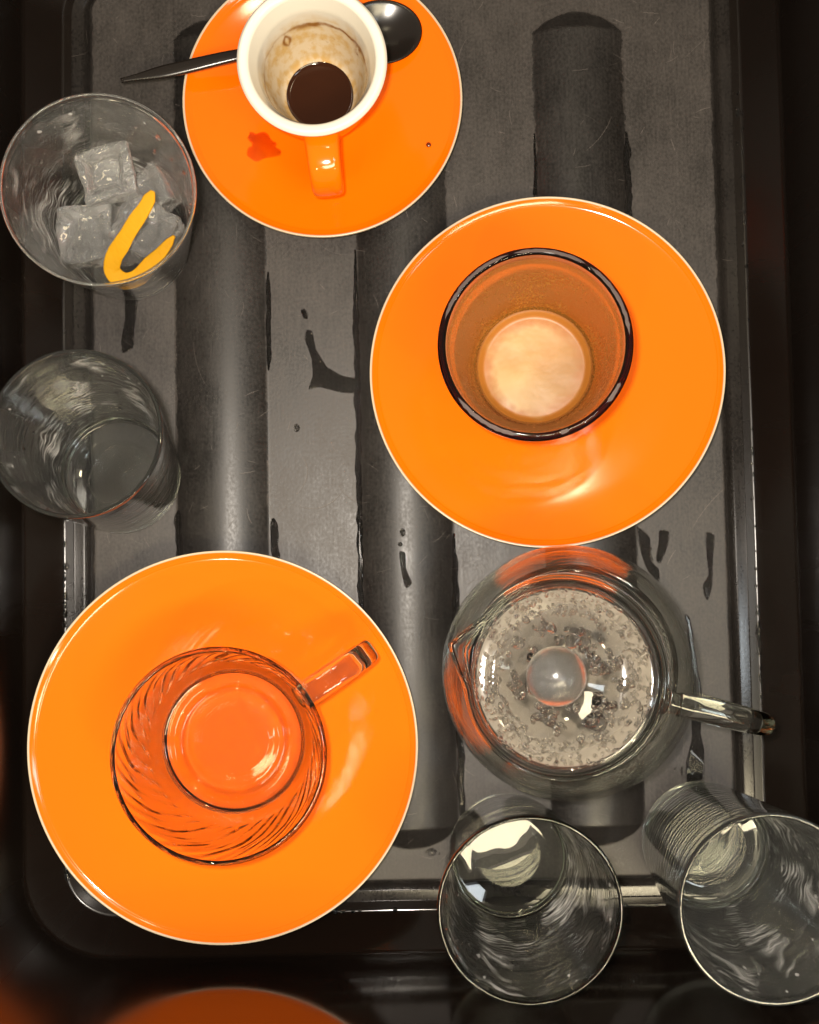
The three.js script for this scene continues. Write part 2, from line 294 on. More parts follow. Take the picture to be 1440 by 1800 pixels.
// drops spilt on its saucer
const juice = glass({ color: rgb(1, 1, 1), ior: 1.36, attenuationColor: rgb(0.85, 0.22, 0.02), attenuationDistance: 0.0032, roughness: 0.03 });
function blob(pts, depth, h, bevel = 0.6) {                           // a flat drop with a rounded edge, outline in x, z
  const c = new THREE.CatmullRomCurve3(pts.map(([x, z]) => V3(x, 0, z)), true, 'centripetal').getPoints(pts.length * 6);
  const s = new THREE.Shape(c.slice(0, -1).map((p) => V2(p.x, -p.z)));
  const g = new THREE.ExtrudeGeometry(s, { depth, bevelEnabled: true, bevelThickness: h, bevelSize: bevel, bevelOffset: -bevel, bevelSegments: 5, steps: 1, curveSegments: 4 }).rotateX(-Math.PI / 2);
  g.deleteAttribute('uv'); g.deleteAttribute('normal');
  const m = mergeVertices(g, 1e-4);
  outward(m); m.scale(MM, MM, MM);
  return m;
}
{
  const o = mesh('drink_spill', blob(Array.from({ length: 34 }, (_, i) => { const a = i / 34 * Math.PI * 2, k = 1 + 1.1 * fbm(Math.cos(a) * 1.4, Math.sin(a) * 1.4, 6, 3) + 0.25 * N(Math.cos(a) * 5, Math.sin(a) * 5, 2); return [6.6 * k * Math.cos(a) + 2 * Math.sin(a), 7.6 * k * Math.sin(a)]; }), 0.2, 0.45, 0.6), juice);
  o.position.set(-0.060, 0.0104, -0.181); o.rotation.set(-0.02, 0, -0.1);
  tag(o, 'reddish orange spill beside the espresso cup on its saucer', 'spill');
  const d = mesh('dark_drop', new THREE.SphereGeometry(0.0011, 12, 8).scale(1, 0.5, 1), std(0.12, 0.02, 0.004, 0.2)); d.position.set(0.011, 0.0144, -0.1805); tag(d, 'tiny dark speck on the saucer right of the espresso cup handle', 'drop');
}
// ---------------------------------------------------------------- black spoon
{
  const t = thing('teaspoon', 'black teaspoon lying across the saucer behind the espresso cup', 'spoon', [-9.5, 12.5, -228.3]);
  const m = std(0.012, 0.0095, 0.008, 0.22, { metalness: 0 });
  // bowl: a shallow egg-shaped shell
  const pos = [], idx = [], A = 64, B = 14, rim = (a) => { const c = Math.cos(a), s = Math.sin(a); return [17.5 * c * (1 + 0.05 * c), 14 * s * (1 + 0.06 * c)]; };
  for (const side of [0, 1]) for (let j = 0; j <= B; j++) for (let i = 0; i < A; i++) { const q = j / B, [x, z] = rim(i / A * Math.PI * 2), e = 1 - side * 0.045; pos.push(x * q * e, 5.2 * q ** 2.2 - 5.2 + 5 + side * 0.8 * (1 - q ** 8) + (side ? 0.0 : -0.2), z * q * e); }
  for (const side of [0, 1]) for (let j = 0; j < B; j++) for (let i = 0; i < A; i++) { const k = side * (B + 1) * A + j * A + i, n = side * (B + 1) * A + j * A + (i + 1) % A; side ? idx.push(k, n, k + A, n, n + A, k + A) : idx.push(k, k + A, n, n, k + A, n + A); }
  for (let i = 0; i < A; i++) { const k = B * A + i, n = B * A + (i + 1) % A, o = (B + 1) * A; idx.push(k, k + o, n, n, k + o, n + o); }
  const g = new THREE.BufferGeometry(); g.setAttribute('position', new THREE.Float32BufferAttribute(pos, 3)); g.setIndex(idx);
  const bowl = mesh('bowl', outward(g).scale(MM, MM, MM), m, t); bowl.rotation.y = 0.16; bowl.rotation.z = -0.1;
  mesh('handle', sweep([[-15.5, 5.4, 3.2], [-21, 6.6, 4.6], [-32, 9.4, 7.2], [-48, 12, 10.4], [-62, 12.2, 12.8], [-85, 12.6, 18], [-107, 12.9, 22.4]], 5.4, 2.6, { power: 2.6, side: V3(0, 0, 1), seg: 60, taper: (u) => [u < 0.2 ? lerp(1.25, 0.72, u / 0.2) : lerp(0.72, 1.06, step(0.2, 0.7, u)) * (1 - 0.62 * step(0.78, 1, u)), lerp(0.8, 1, step(0, 0.3, u)) * (1 - 0.35 * step(0.8, 1, u))] }), m, t);
}

// ---------------------------------------------------------------- brown glass with milk foam
{
  const at = [53.8, 9.9, -83.4], tx = -5.8, tz = 0.6;
  const t = thing('brown_glass', 'smoky brown drinking glass with foam left in the bottom', 'glass', at, tx, tz);
  const brown = glass({ attenuationColor: rgb(0.66, 0.32, 0.16), attenuationDistance: 0.018, roughness: 0.03 });
  const prof = rounded([[0, 1], [20, 1, 1], [22, 0, 1], [25, 0, 2.5], [27.6, 14, 14], [34.6, 55, 40], [36.1, 66, 2.2], [33.0, 67.6, 1.9], [31.6, 58, 5], [30.6, 50, 20], [24.3, 14, 9], [16, 5, 8], [0, 4.4]], 10);
  mesh('glass_body', revolve(prof, 160, (r, y, a) => [r + 0.05 * N(a * 2, y * 0.1, 3) * clamp(r), y]), brown, t);
  // thin dried film on the inside wall
  const film = dataTexture(1024, 256, (u, v, o) => {
    const big = fbm(u * 9, v * 3, 2, 3), f = fbm(u * 120, v * 30, 6, 3), f2 = N(u * 260, v * 70, 1);
    const k = step(-0.02, 0.3, f + 0.6 * big - 0.1) * 0.3 + step(0.2, 0.45, f2) * step(0.0, 0.2, big + 0.08) * 0.3 + 0.5;
    o[0] = o[1] = o[2] = k * step(0.02, 0.1, v) * step(1, 0.95, v); 
  }, false);
  mesh('dried_film', revolve([V2(22.9, 13), V2(24.3, 18), V2(27.0, 30), V2(30.2, 48.6), V2(31.2, 57), V2(32.6, 64)].map((p) => V2(p.x - 0.25, p.y + 0.25)), 128), new THREE.MeshPhysicalMaterial({ color: rgb(0.4, 0.155, 0.018), alphaMap: film, transparent: true, roughness: 0.5, side: THREE.DoubleSide }), t);
  // greyish flecks on the rim: raised ragged patches
  const rag = [], rix = [];
  for (const [a0, a1] of [[2.55, 3.35], [3.4, 4.42], [1.62, 2.5], [0.85, 1.1], [5.3, 6.1], [0.25, 0.35]]) {
    const n = 40, b0 = rag.length / 3;
    for (let i = 0; i <= n; i++) { const a = lerp(a0, a1, i / n), e = Math.min(1, i / 5, (n - i) / 5), w0 = -0.75 * e + 0.5 * fbm(a * 14, 1, 3) * e, w1 = 0.6 * e + 0.7 * fbm(a * 16, 5, 3) * e; for (const w of [w0, lerp(w0, w1, 0.5), w1]) { const r = 34.3 + w; rag.push(Math.sin(a) * r, 67.6 - (r - 33) * 0.516 - 0.12 * w * w + 0.16, Math.cos(a) * r); } if (i < n) { const k = b0 + i * 3; rix.push(k, k + 1, k + 3, k + 3, k + 1, k + 4, k + 1, k + 2, k + 4, k + 4, k + 2, k + 5); } }
  }
  const rg = new THREE.BufferGeometry(); rg.setAttribute('position', new THREE.Float32BufferAttribute(rag, 3)); rg.setIndex(rix); rg.computeVertexNormals(); rg.scale(MM, MM, MM);
  const rm = mesh('rim_flecks', rg, new THREE.MeshPhysicalMaterial({ color: rgb(0.1, 0.072, 0.066), roughness: 0.75, side: THREE.DoubleSide }), t); rm.userData.label = 'greyish raised flecks on the rim';
  const f = thing('milk_foam', 'beige milk foam in the bottom of the brown glass', 'foam', at, tx, tz);
  const pos = [], col = [], idx = [], A = 120, B = 44;
  for (let j = 0; j <= B; j++) for (let i = 0; i < A; i++) {
    const a = i / A * Math.PI * 2, r = 23.8 * j / B, x = Math.cos(a) * r, z = Math.sin(a) * r;
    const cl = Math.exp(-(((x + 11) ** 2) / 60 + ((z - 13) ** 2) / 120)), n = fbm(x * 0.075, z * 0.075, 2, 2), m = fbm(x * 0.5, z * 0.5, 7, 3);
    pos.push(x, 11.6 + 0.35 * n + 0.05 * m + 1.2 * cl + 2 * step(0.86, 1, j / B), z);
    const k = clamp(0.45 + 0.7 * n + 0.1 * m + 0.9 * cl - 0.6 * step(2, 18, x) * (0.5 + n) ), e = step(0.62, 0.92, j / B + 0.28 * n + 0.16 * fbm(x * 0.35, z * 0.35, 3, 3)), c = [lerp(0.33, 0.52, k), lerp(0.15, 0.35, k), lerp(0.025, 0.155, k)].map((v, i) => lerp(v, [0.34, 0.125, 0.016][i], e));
    col.push(...c);
    if (j < B) { const q = j * A + i, w = j * A + (i + 1) % A; idx.push(q, w, q + A, w, w + A, q + A); }
  }
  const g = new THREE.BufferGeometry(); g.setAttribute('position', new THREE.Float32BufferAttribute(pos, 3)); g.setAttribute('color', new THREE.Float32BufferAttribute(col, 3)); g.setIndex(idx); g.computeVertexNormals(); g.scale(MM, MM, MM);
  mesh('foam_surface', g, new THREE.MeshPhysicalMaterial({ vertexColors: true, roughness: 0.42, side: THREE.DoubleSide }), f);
}

// ---------------------------------------------------------------- clear cup with fluted wall
{
  const t = thing('glass_cup', 'clear amber glass cup with swirled flutes and a loop handle', 'glass cup', [-73.6, 11.4, 67.8]);
  const amber = glass({ attenuationColor: rgb(0.99, 0.84, 0.46), attenuationDistance: 0.036, roughness: 0.012 });
  const prof = rounded([[0, 2.2], [14, 2.2, 3], [20, 1, 2], [24, 0, 1.5], [28, 0, 2], [30, 3, 2], [30.5, 6, 2], [34.6, 12, 9], [39.2, 28, 20], [41.0, 46.5, 1.4], [38.9, 47.2, 1.2], [37.4, 30, 20], [33, 15, 9], [28.5, 9, 3], [24, 8.4, 2], [21, 6.4, 2], [18.6, 8, 2], [10, 7.3, 8], [0, 7.2]], 12);
  for (let i = prof.length - 1; i > 0; i--) { const n = Math.ceil(prof[i].distanceTo(prof[i - 1]) / 0.7); for (let k = n - 1; k > 0; k--) prof.splice(i, 0, prof[i - 1].clone().lerp(prof[i], k / n)); }
  const half = prof.findIndex((p) => p.y > 46.9), warp = (r, y, a, out) => {
    const w = step(9, 16, y) * step(45, 39, y), b = a + y * 0.024;
    const k = w * out * (0.12 * Math.sin(36 * b) + 0.26 * N(Math.cos(b) * 7, Math.sin(b) * 7, y * 0.03) + 0.22 * N(Math.cos(b) * 15, Math.sin(b) * 15, y * 0.05));
    return [r + k * (r > 20 ? 1 : 0), y];
  };
  mesh('cup_body', revolve(prof, 480, (r, y, a, j) => warp(r, y, a, j < half ? 1 : 0.45)), amber, t);
  const dir = Math.atan2(29.9 - 67.8, -15.5 + 73.6);                  // towards the handle
  mesh('handle', sweep([[38.2, 41, 0], [44, 42.5, 0], [54, 42.4, 0], [62, 39, 0], [66.5, 31, 0], [65, 21, 0], [58, 14, 0], [47, 11.5, 0], [37, 14, 0], [33.5, 16.5, 0]], 9.6, 6.4, { power: 4, side: V3(0, 0, 1), seg: 90, around: 28 }).rotateY(-dir), amber, t);
}

// ---------------------------------------------------------------- glass teapot and its lid
const potAt = [67.3, 5.4, 41.8], potTx = -10.2, potTz = -2.4; let pot; const ripple = dataTexture(1024, 512, (u, v, o) => {               // the faint unevenness of pressed glass and of water running down it
  const c = Math.cos(u * 6.2832), q = Math.sin(u * 6.2832), flow = fbm(c * 2 + 4, q * 2, v * 2.5, 3), rings = N(v * 42 + flow * 6, c * 0.9, q * 0.9), fineRings = N(v * 110 + flow * 3, c * 1.5, q * 1.5), runs = fbm(c * 5 + v * 1.3, q * 5, v * 3 + flow * 3, 4);
  o[0] = o[1] = o[2] = 0.5 + 0.2 * rings + 0.08 * fineRings + 0.55 * runs;
}, false, THREE.RepeatWrapping);
const sheet = new THREE.MeshPhysicalMaterial({ color: rgb(0.975, 0.98, 0.965), roughness: 0.03, transmission: 1, thickness: 0, ior: 1.5, bumpMap: ripple, bumpScale: 0.0005 });
const smearAndLightMaps = [3, 11].map((sd) => dataTexture(1024, 384, (u, v, o) => {  // dried smears and water marks, plus pale streaks painted in for refracted light
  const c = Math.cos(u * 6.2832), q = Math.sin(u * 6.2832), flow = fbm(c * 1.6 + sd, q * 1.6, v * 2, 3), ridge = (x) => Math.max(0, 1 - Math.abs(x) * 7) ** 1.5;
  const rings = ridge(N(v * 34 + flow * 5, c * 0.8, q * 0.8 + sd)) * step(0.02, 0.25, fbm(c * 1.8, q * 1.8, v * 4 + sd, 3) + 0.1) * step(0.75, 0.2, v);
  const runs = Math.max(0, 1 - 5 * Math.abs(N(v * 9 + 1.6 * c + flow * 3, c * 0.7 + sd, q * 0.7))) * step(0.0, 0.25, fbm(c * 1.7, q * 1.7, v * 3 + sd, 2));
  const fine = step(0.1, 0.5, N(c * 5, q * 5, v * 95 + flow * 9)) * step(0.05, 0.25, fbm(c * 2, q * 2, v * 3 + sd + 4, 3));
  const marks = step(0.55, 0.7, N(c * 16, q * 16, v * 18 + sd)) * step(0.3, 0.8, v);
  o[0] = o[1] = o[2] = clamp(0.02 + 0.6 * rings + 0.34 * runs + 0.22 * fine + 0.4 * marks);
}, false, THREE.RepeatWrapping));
const clear = glass({ color: rgb(0.99, 0.99, 0.975), attenuationColor: rgb(0.86, 0.9, 0.82), attenuationDistance: 0.02 });
{
  const t = thing('teapot', 'round clear glass teapot with a pinched spout and tube handle', 'teapot', potAt, potTx, potTz); pot = t;
  const out = curve2([[31, 1], [38, 4.5], [44.5, 13], [48.6, 25], [49.6, 36], [47.8, 48], [43, 58.5], [37.8, 65.5], [35.6, 69.5], [35.8, 73.5], [36.6, 77.4]], 90);
  const inn = curve2([[34.7, 77.6], [33.9, 73.5], [33.7, 69.5], [35.9, 64.4], [41.2, 57.4], [45.8, 47.4], [47.6, 36], [46.6, 25.8], [42.8, 14.6], [37, 7], [30, 3.4]], 90);
  const sa = -1.86;                                                   // the spout's direction
  const warp = (r, y, a) => {
    let d = Math.abs(a - sa); d = Math.min(d, Math.PI * 2 - d);
    const up = step(63, 76, y), v = Math.max(0, 1 - d / 0.42);
    return [r + up * (6.2 * v ** 1.5 - 0.5 * step(0.8, 0.4, d) * (1 - v)) + 0.1 * N(Math.cos(a) * 2, Math.sin(a) * 2, 1 + y * 0.05) * clamp(r / 20), y + up * 1.2 * v * v];
  };
  const cut = (list, y0, y1) => list.filter((p) => p.y >= y0 && p.y <= y1);
  mesh('base', revolve([...rounded([[0, 2], [22, 1.6, 2], [26, 0, 1], [31, 1, 2], [36, 3.3]]), ...cut(out, 3.4, 11), ...cut(inn, 3.6, 10.5), V2(15, 3.2), V2(0, 3.6)], 192, warp), clear, t);
  mesh('body', mergeGeometries([revolve(cut(out, 11, 65), 256, warp), revolve(cut(inn, 10.8, 64.6), 256, warp)]), sheet, t);
  mesh('collar', revolve([...cut(inn, 65, 66.4).slice(-1), ...cut(out, 65.2, 80), V2(36.4, 78.4), V2(35.6, 78.8), V2(34.95, 78.4), ...cut(inn, 65, 80)], 256, warp), clear, t);
  const steam = dataTexture(768, 256, (u, v, o) => { const f = N(u * 220, v * 60, 3), b = fbm(u * 7, v * 3, 9, 3); o[0] = o[1] = o[2] = 0.42 * step(0.05, 0.3, b + 0.1) * step(-0.2, 0.4, f) * step(0.1, 0.3, v) + 0.04; }, false);
  mesh('mist', revolve(curve2([[44.7, 20], [46.9, 34], [45.2, 47], [40.8, 56.8], [35.6, 63.9]], 40), 128), new THREE.MeshPhysicalMaterial({ color: rgb(0.36, 0.34, 0.31), alphaMap: steam, transparent: true, roughness: 0.9, side: THREE.DoubleSide }), t);
  const ring = mesh('handle_joint', sweep([[33, 65.5, 8.6], [35.5, 64.8, 9.2], [38.6, 64.4, 10], [41, 64.2, 10.6]], 9.4, 9.4, { seg: 24, taper: (u) => 0.82 + 0.3 * Math.exp(-(((u - 0.35) / 0.13) ** 2)) }), clear, t);
  mesh('handle', sweep([[40.5, 64.2, 10.6], [50, 63, 13], [61, 60, 16], [69, 54, 18.2], [71.5, 46, 19], [68.5, 38, 18.4], [61, 31.5, 16.5], [54, 28, 14.5], [47.5, 26.4, 12.6]], 8.8, 8.8, { seg: 80, around: 24, side: V3(-0.3, 0, 1) }), clear, t);
}
{
  const t = new THREE.Group(); t.name = 'lid'; t.userData.label = 'glass lid with a ball knob, beaded with condensation'; pot.add(t);
  t.rotation.set(-0.07, 0, 0.06); t.position.copy(V3(0, 78, 0).sub(V3(0, 78, 0).applyEuler(t.rotation)).multiplyScalar(MM));   // it sits a little askew
  const mist = glass({ roughness: 0.2, color: rgb(0.98, 0.97, 0.95) });
  const top = curve2([[33.2, 79.6], [31.8, 80.6], [28, 80.2], [24, 79.4], [18, 79.8], [12, 81.6], [7, 84], [5, 86.5], [4.6, 88.2]], 60);
  const ball = []; for (let k = 0; k <= 40; k++) { const a = lerp(-1.1, Math.PI / 2, k / 40); ball.push(V2(10.3 * Math.cos(a), 97.2 + 10.3 * Math.sin(a))); } ball[40].x = 0;
  mesh('lid_disc', revolve([...top].reverse().concat([]).reverse(), 192), new THREE.MeshPhysicalMaterial({ color: rgb(0.98, 0.98, 0.97), roughness: 0.05, transmission: 1, thickness: 0, ior: 1.5 }), t);
  mesh('lid_rim', revolve(rounded([[31.2, 77.6], [31.6, 74, 0.4], [32.7, 74, 0.4], [32.9, 78, 0.4], [33.3, 79.2, 0.4], [32.4, 79.7, 0.4], [31.2, 77.6]], 5), 192), glass(), t);
  mesh('knob', revolve([V2(0, 87.9), ...ball], 128), glass({ roughness: 0.24, color: rgb(0.97, 0.95, 0.92) }), t);
  // fogged film just under the disc: dense at the rim, wiped into clear runs nearer the knob
  const fog = dataTexture(1024, 512, (u, v, o) => {
    const a = u * Math.PI * 2, r = 4 + v * 28, x = Math.sin(a) * r, z = Math.cos(a) * r;
    const b = fbm(x * 0.09, z * 0.09, 3, 4), f = fbm(x * 2.6, z * 2.6, 5, 2);
    const clear_ = step(21, 15, r + 9 * b) * step(-0.1, 0.35, fbm(x * 0.16 + 3, z * 0.16, 8, 3) + 0.12);
    o[0] = o[1] = o[2] = clamp(0.36 + 0.06 * f + 0.12 * b + 0.2 * step(20, 30, r)) * (1 - 0.8 * clear_);
  }, false);
  mesh('condensation', revolve([V2(4, 79.1), V2(12, 78.6), V2(18, 77), V2(24, 76.4), V2(31.3, 77)], 160), new THREE.MeshPhysicalMaterial({ color: rgb(0.33, 0.285, 0.225), alphaMap: fog, transparent: true, roughness: 0.7, side: THREE.DoubleSide }), t);
  const beads = [], one = new THREE.SphereGeometry(1, 10, 7);
  const yAt = (r) => { for (let i = 1; i < top.length; i++) if (top[i].x <= r) return lerp(top[i - 1].y, top[i].y, (top[i - 1].x - r) / (top[i - 1].x - top[i].x + 1e-6)); return 88; };
  for (let i = 0; i < 1700; i++) {
    const a = rnd(0, Math.PI * 2), r = Math.sqrt(rnd(115, 1000)), x = Math.sin(a) * r, z = Math.cos(a) * r;
    if (fbm(x * 0.13, z * 0.13, 21, 3) < -0.08 - (r > 22 ? 0.12 : -0.12)) continue;
    const s = (r > 21 ? rnd(0.3, 0.75) : rnd(0.45, 1.25)) * (rnd() < 0.03 ? 2.2 : 1);
    beads.push(one.clone().scale(s * rnd(0.8, 1.4), s * 0.75, s * rnd(0.8, 1.4)).rotateY(rnd(0, 3)).translate(x, yAt(r) + 0.12, z));
  }
  for (const [x, z, s] of [[12, 24 - 8, 3.4], [-4, -17.5, 1.9], [2, -17, 1.3], [9, -15, 2.0], [14, -13, 1.6], [20.5, 4, 1.7], [16.5, -9, 1.4]]) beads.push(one.clone().scale(s, s * 0.5, s * 0.9).translate(x, yAt(Math.hypot(x, z)) + 0.1, z));
  const bm = mesh('droplets', mergeGeometries(beads).scale(MM, MM, MM), glass({ ior: 1.33 }), t); bm.userData.kind = 'stuff';
}

// ---------------------------------------------------------------- tumblers
function tumbler(label, [x0, z0], [x1, z1], y0, R0, R1, H, floor, wall, mat, sd, streakOpacity, solid) {
  const k = 180 / Math.PI, t = thing('tumbler', label, 'tumbler', [x0, y0, z0], Math.atan((x1 - x0) / H) * k, Math.atan((z1 - z0) / H) * k);
  const out = [], inn = [], n = 60;
  for (let i = 0; i <= n; i++) { const y = lerp(4, H - 1.2, i / n); out.push(V2(lerp(R0, R1, i / n), y)); }
  for (let i = 0; i <= n; i++) { const y = lerp(H - 1.2, floor + 6, i / n); inn.push(V2(lerp(R0, R1, (y - 4) / (H - 5.2)) - lerp(wall * 0.75, wall * 1.2, i / n), y)); }
  const warp = (r, y, a) => {
    const w = step(6, 20, y) * step(H - 2, H - 12, y) * clamp(r / 15);
    return [r + w * (0.06 * N(y * 0.5, Math.cos(a), sd) + 0.035 * N(y * 1.3, Math.sin(a), sd + 4) + 0.3 * N(Math.cos(a) * 2.2, Math.sin(a) * 2.2, sd + 9 + y * 0.02)), y + (r < R0 && y < floor + 2 && y > 3 ? 0.035 * N(Math.sin(a) * r * 0.1, Math.cos(a) * r * 0.1, sd) : 0)];
  };
  const yb = floor + 5, ys = H - 3.2, rOut = (y) => lerp(R0, R1, (y - 4) / (H - 5.2)), rIn = (y) => rOut(y) - wall * lerp(1.2, 0.75, (y - floor) / (H - floor)), line = (f, y0, y1, m) => Array.from({ length: m + 1 }, (_, i) => { const y = lerp(y0, y1, i / m); return V2(f(y), y); });
  // the thick base and the rim are solid glass; the thin wall between them is two sheets
  if (solid) mesh('glass_body', revolve([...rounded([[0, 2], [R0 * 0.55, 1.8, 4], [R0 * 0.78, 0.4, 2], [R0 - 3, 0, 1.5], [R0 - 0.6, 0.6, 1.5], [R0, 4, 2]], 8).slice(0, -1), ...line(rOut, 4, H - 1.2, 90), ...rounded([[rOut(H - 1.2), H - 1.2], [R1 - 0.1, H, 0.8], [R1 - wall * 0.7, H, 0.8], [rIn(H - 1.2), H - 1.2]], 6).slice(1, -1), ...line(rIn, H - 1.2, yb + 0.5, 90), ...rounded([[rIn(yb), yb], [rIn(yb) - 0.5, floor + 1.2, 3.5], [rIn(yb) - 7, floor, 4]], 10), ...Array.from({ length: 14 }, (_, i) => V2((rIn(yb) - 7) * (1 - (i + 1) / 14), floor - 0.6 * Math.sin((i + 1) / 14 * Math.PI / 2)))], 200, warp), mat, t);
  else {
  mesh('base', revolve([...rounded([[0, 2], [R0 * 0.55, 1.8, 4], [R0 * 0.78, 0.4, 2], [R0 - 3, 0, 1.5], [R0 - 0.6, 0.6, 1.5], [R0, 4, 2]], 8).slice(0, -1), ...line(rOut, 4, yb, 8), ...rounded([[rIn(yb), yb], [rIn(yb) - 0.5, floor + 1.2, 3.5], [rIn(yb) - 7, floor, 4]], 10), ...Array.from({ length: 14 }, (_, i) => V2((rIn(yb) - 7) * (1 - (i + 1) / 14), floor - 0.6 * Math.sin((i + 1) / 14 * Math.PI / 2)))], 200, warp), mat, t);
  mesh('wall_glass', mergeGeometries([revolve(line(rOut, yb + 0.05, ys - 0.05, 80), 200, warp), revolve(line(rIn, ys - 0.05, yb + 0.05, 80), 200, warp)]), sheet, t);
  const lo = line(rIn, ys, ys, 1)[0].x;
  mesh('rim', revolve([V2(lo, ys), V2(rOut(ys), ys), ...rounded([[rOut(ys), ys], [R1, H - 0.4, 0.9], [R1 - wall * 0.35, H + 0.25, 0.9], [R1 - wall * 0.72, H - 0.4, 0.9], [lo, ys]], 6).slice(1)], 200, warp), mat, t);
  }
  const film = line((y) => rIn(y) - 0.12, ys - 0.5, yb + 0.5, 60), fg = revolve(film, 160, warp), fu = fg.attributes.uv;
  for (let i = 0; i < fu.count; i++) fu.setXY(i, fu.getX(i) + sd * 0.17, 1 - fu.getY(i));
  mesh('smear_and_light_streaks', fg, new THREE.MeshPhysicalMaterial({ color: rgb(0.85, 0.85, 0.82), alphaMap: smearAndLightMaps[sd % 2], transparent: true, opacity: streakOpacity, roughness: 0.45, side: THREE.DoubleSide }), t);  // whitish film: real smears and painted stand-ins for bright refraction streaks
  const drops = [], one = new THREE.SphereGeometry(1, 8, 6);
  for (let i = 0; i < 90; i++) {
    const y = rnd(floor + 3, H - 6), q = inn.reduce((b, p) => Math.abs(p.y - y) < Math.abs(b.y - y) ? p : b), a = rnd(0, 6.283), k2 = rnd(0.25, 0.8) * (rnd() < 0.12 ? 1.7 : 1);
    if (fbm(Math.cos(a) * 2, Math.sin(a) * 2, sd + y * 0.03, 2) < -0.1) continue;
    drops.push(one.clone().scale(k2 * rnd(0.6, 1), k2 * rnd(0.8, 2.4), k2 * 0.45).translate(0, y, q.x - 0.1).rotateY(a));
  }
  const dm = mesh('inside_droplets', mergeGeometries(drops).scale(MM, MM, MM), glass({ ior: 1.33 }), t); dm.userData.kind = 'stuff';
  return t;
}
function remnant(label, t, floor, pts, h) {                            // a little water left on a tumbler's floor
  const g = new THREE.Group(); g.name = numbered('leftover_water'); scene.add(g); g.position.copy(t.position); g.quaternion.copy(t.quaternion);
  mesh('water', blob(pts, h, 0.5, 0.8).translate(0, (floor - 0.55) * MM, 0), glass({ ior: 1.33 }), g);
  tag(g, label, 'water', null, 'thing');
}
const hazy = glass({ color: rgb(0.97, 0.975, 0.96), transmission: 0.99, attenuationColor: rgb(0.85, 0.9, 0.84), attenuationDistance: 0.03 });
const dull = glass({ color: rgb(0.95, 0.96, 0.94), transmission: 0.985, attenuationColor: rgb(0.85, 0.9, 0.86), attenuationDistance: 0.03 });
const iced = tumbler('tumbler holding ice cubes and orange peel', [-118.5, -144.5], [-110.6, -140.4], 0.6, 25.4, 35.2, 84, 8, 2, hazy, 1, 0.8);
const left = tumbler('empty clear tumbler left of the middle, below the iced one', [-122.2, -42.6], [-118.2, -51.6], 0.4, 24.6, 30.9, 88, 11, 2.2, hazy, 2, 0.9, true);
tumbler('empty clear tumbler standing below the teapot', [38.6, 119], [39.4, 118.3], 0.6, 25.3, 32.5, 88, 9, 2, clear, 3, 0.9, true);
const tall = tumbler('tall cloudy tumbler in the corner, right of the empty clear one', [120.4, 115.6], [117.9, 113.6], 0.2, 25.4, 31.4, 108, 13, 2.2, dull, 4, 1, true);

remnant('little water left in the empty tumbler at the left', left, 11, [[-13, 4], [-9, -6], [-2, -12], [6, -10], [7, -3], [2, 1], [5, 8], [-1, 13], [-8, 12]], 0.5);
remnant('shallow wrinkled water in the bottom of the tall cloudy tumbler', tall, 13, [[-17, -4], [-12, -13], [-2, -15], [3, -9], [1, -2], [-3, 3], [-9, 5], [-15, 4]], 0.6);

remnant('meltwater round the ice in the iced tumbler', iced, 8, [[-20, 2], [-16, -12], [-5, -19], [8, -18], [17, -10], [20, 2], [15, 13], [4, 19], [-10, 17]], 1.6);
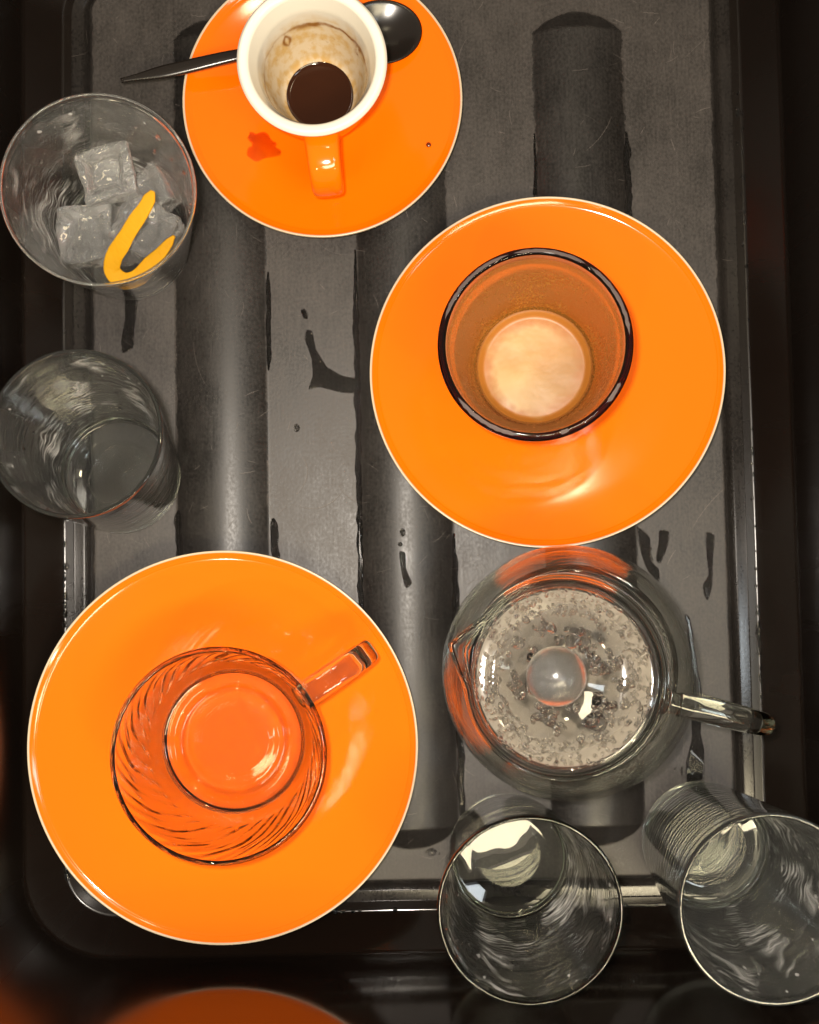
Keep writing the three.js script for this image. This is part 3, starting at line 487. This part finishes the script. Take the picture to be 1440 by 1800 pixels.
// ---------------------------------------------------------------- ice and peel in the first tumbler
{
  const ice = glass({ ior: 1.31, roughness: 0.025, transmission: 0.92, color: rgb(0.98, 0.98, 0.98) });
  const cube = (w, h, d, sd) => {
    const b = new THREE.BoxGeometry(w, h, d, 26, 26, 26); b.deleteAttribute('uv'); b.deleteAttribute('normal');
    const g = mergeVertices(b, 1e-3), p = g.attributes.position, R = 1.5, q = V3(0, 0, 0), c = V3(0, 0, 0);
    for (let i = 0; i < p.count; i++) { q.fromBufferAttribute(p, i); c.set(clamp(q.x, R - w / 2, w / 2 - R), clamp(q.y, R - h / 2, h / 2 - R), clamp(q.z, R - d / 2, d / 2 - R)); q.sub(c); if (q.length() > 0) q.setLength(R); q.add(c); p.setXYZ(i, q.x, q.y, q.z); }
    for (let i = 0; i < p.count; i++) {
      const x = p.getX(i), y = p.getY(i), z = p.getZ(i), n = 1 + 0.2 * N(x * 0.09, y * 0.09, z * 0.09 + sd) + 0.03 * N(x * 0.6, y * 0.6, z * 0.6 + sd);
      const dent = y > h * 0.3 ? -(sd < -112 && sd > -120 ? 4 : 1.5) * step(0.4, 0.2, Math.max(Math.abs(x) / w, Math.abs(z) / d) + 0.13 * N(x * 0.16, z * 0.16, sd)) * (1 + 0.2 * N(x * 0.3, z * 0.3, sd)) : 0;
      p.setXYZ(i, x * n, y * n + dent, z * n);
    }
    outward(g); return g.scale(MM, MM, MM);
  };
  for (const [x, y, z, w, h, d, rx, ry, rz, label] of [
    [-118, 42, -160, 21, 20, 20, 0.25, 0.2, -0.15, 'topmost ice cube, nearest the far side of the glass'],
    [-128.5, 23, -141, 23, 24, 22, 0.12, 0.06, 0.1, 'ice cube at the left in the tumbler, below the topmost'],
    [-106.5, 25, -141.5, 22, 22, 22, -0.1, -0.5, -0.12, 'ice cube partly under the orange peel strip'],
    [-103.8, 26, -157.5, 18, 18, 17, 0.1, 0.5, 0.2, 'smallest ice cube, at the right behind the end of the peel']]) {
    const m = mesh('ice_cube', cube(w, h, d, x), ice); m.position.set(x * MM, y * MM, z * MM); m.rotation.set(rx, ry, rz); tag(m, label, 'ice cube', 'ice cubes in the tumbler');
  }
  const peelMat = new THREE.MeshPhysicalMaterial({ color: rgb(0.46, 0.225, 0.003), roughness: 0.7, specularIntensity: 0.35 });
  const g = sweep([[-95.8, 61, -147.2], [-99, 60, -141.5], [-103.6, 58, -136], [-109, 54.5, -129.5], [-113.6, 51, -124], [-114.6, 48.4, -119.6], [-111, 46.6, -116.4], [-105.4, 46, -117.6], [-100, 47.5, -122.6], [-94.5, 49.5, -127.5], [-89.8, 51, -132.6]], 1.4, 6.3, { power: 3, seg: 220, around: 44, side: V3(0.12, 1, 0.2), taper: (u) => [1, (0.8 + 0.25 * step(0, 0.4, u)) * (1 - 0.5 * step(0.72, 1, u)) * (1 + 0.12 * N(u * 9, 2)) * Math.min(1, 0.35 + 14 * u, 0.35 + 14 * (1 - u))] });
  const p = g.attributes.position, nn = g.attributes.normal;
  for (let i = 0; i < p.count; i++) { const k = 0.0001 * N(p.getX(i) * 600, p.getY(i) * 600, p.getZ(i) * 600) - 0.0001 * step(0.1, 0.5, N(p.getX(i) * 1700, p.getY(i) * 1700, p.getZ(i) * 1700 + 5)); p.setXYZ(i, p.getX(i) + nn.getX(i) * k, p.getY(i) + nn.getY(i) * k, p.getZ(i) + nn.getZ(i) * k); }
  g.computeVertexNormals();
  tag(mesh('citrus_peel', g, peelMat), 'curled strip of orange peel on the ice in the tumbler', 'peel');
}

// ---------------------------------------------------------------- spilt water
const water = glass({ ior: 1.33, roughness: 0.01 });
function puddle(label, pts, name = 'water_puddle') {
  const cx = pts.reduce((s, p) => s + p[0], 0) / pts.length, cz = pts.reduce((s, p) => s + p[1], 0) / pts.length;
  const m = mesh(name, blob(pts.map(([x, z]) => [x - cx, z - cz]), 0.4, 0.6, 0.75), water);
  m.position.set(cx * MM, (floorHeight(cx, cz) - 0.5) * MM, cz * MM);
  return tag(m, label, 'puddle', 'water puddles on the tub floor');
}
for (const [label, pts] of PUDDLES) puddle(label, pts);
{
  const bead = new THREE.SphereGeometry(1, 12, 8);
  const drop = (label, x, z, s, sx = 1, sz = 1) => { const m = mesh('water_drop', bead.clone().scale(s * sx * MM, s * 0.6 * MM, s * sz * MM), water); m.position.set(x * MM, floorHeight(x, z) * MM, z * MM); tag(m, label, 'drop', 'single water drops on the tub floor'); };
  drop('single round bead of water below the forked puddle', -47.9, -62.8, 1.5, 0.9, 1.2);
  drop('upper of two beads beside the middle rib', -3.1, -16.6, 1.4, 0.9, 1.3);
  drop('lower of two beads beside the middle rib', -4.2, -11.7, 1.0);
  drop('bead of water at the near end of the middle rib', 6.5, 118.6, 1.9, 1.3, 0.9);
  const many = [];
  const put = (x, y, z, s) => many.push(bead.clone().scale(s * rnd(0.7, 1.3), s * 0.6, s * rnd(0.8, 1.7)).translate(x, y, z));
  const trail = (x0, z0, x1, z1, n, spread, y, s) => { for (let i = 0; i < n; i++) { const t = rnd(); put(lerp(x0, x1, t) + rnd(-spread, spread), y, lerp(z0, z1, t) + rnd(-spread, spread), s * rnd(0.35, 1.2)); } };
  trail(149.2, 14, 150, 60, 34, 0.9, -3.7, 1.1); trail(148.4, -212, 149.4, -120, 40, 1.4, -3.7, 0.8); trail(148.8, -110, 149, 10, 26, 1.6, -3.7, 0.6);
  trail(-149.4, -8, -149.8, 110, 60, 0.9, -3.7, 1.0); trail(-149, -110, -149, -10, 14, 0.9, -3.7, 0.8);
  trail(-150, 112, -148.8, 132, 26, 0.5, -3.7, 1.1); trail(-148, 135, -140, 142.5, 14, 0.5, -3.7, 1.1); trail(-40, 143.5, -8, 143.7, 14, 0.4, -3.7, 1.0); trail(40, 143.6, 110, 143.8, 16, 0.4, -3.7, 0.8);
  trail(-141, 8, -140.6, 60, 26, 1.2, -3.6, 0.8); trail(110, 84, 126, 92, 14, 1.5, 0.1, 0.9); trail(101, -12, 104, 6, 10, 1.5, 0.1, 0.9); trail(-20, 112, 22, 119, 8, 2, 0.2, 0.6);
  const g = mergeGeometries(many).scale(MM, MM, MM);
  tag(mesh('water_beads', g, water), 'many tiny water beads along the tub edges', 'water beads', null, 'stuff');
}
renderer.render(scene, camera);
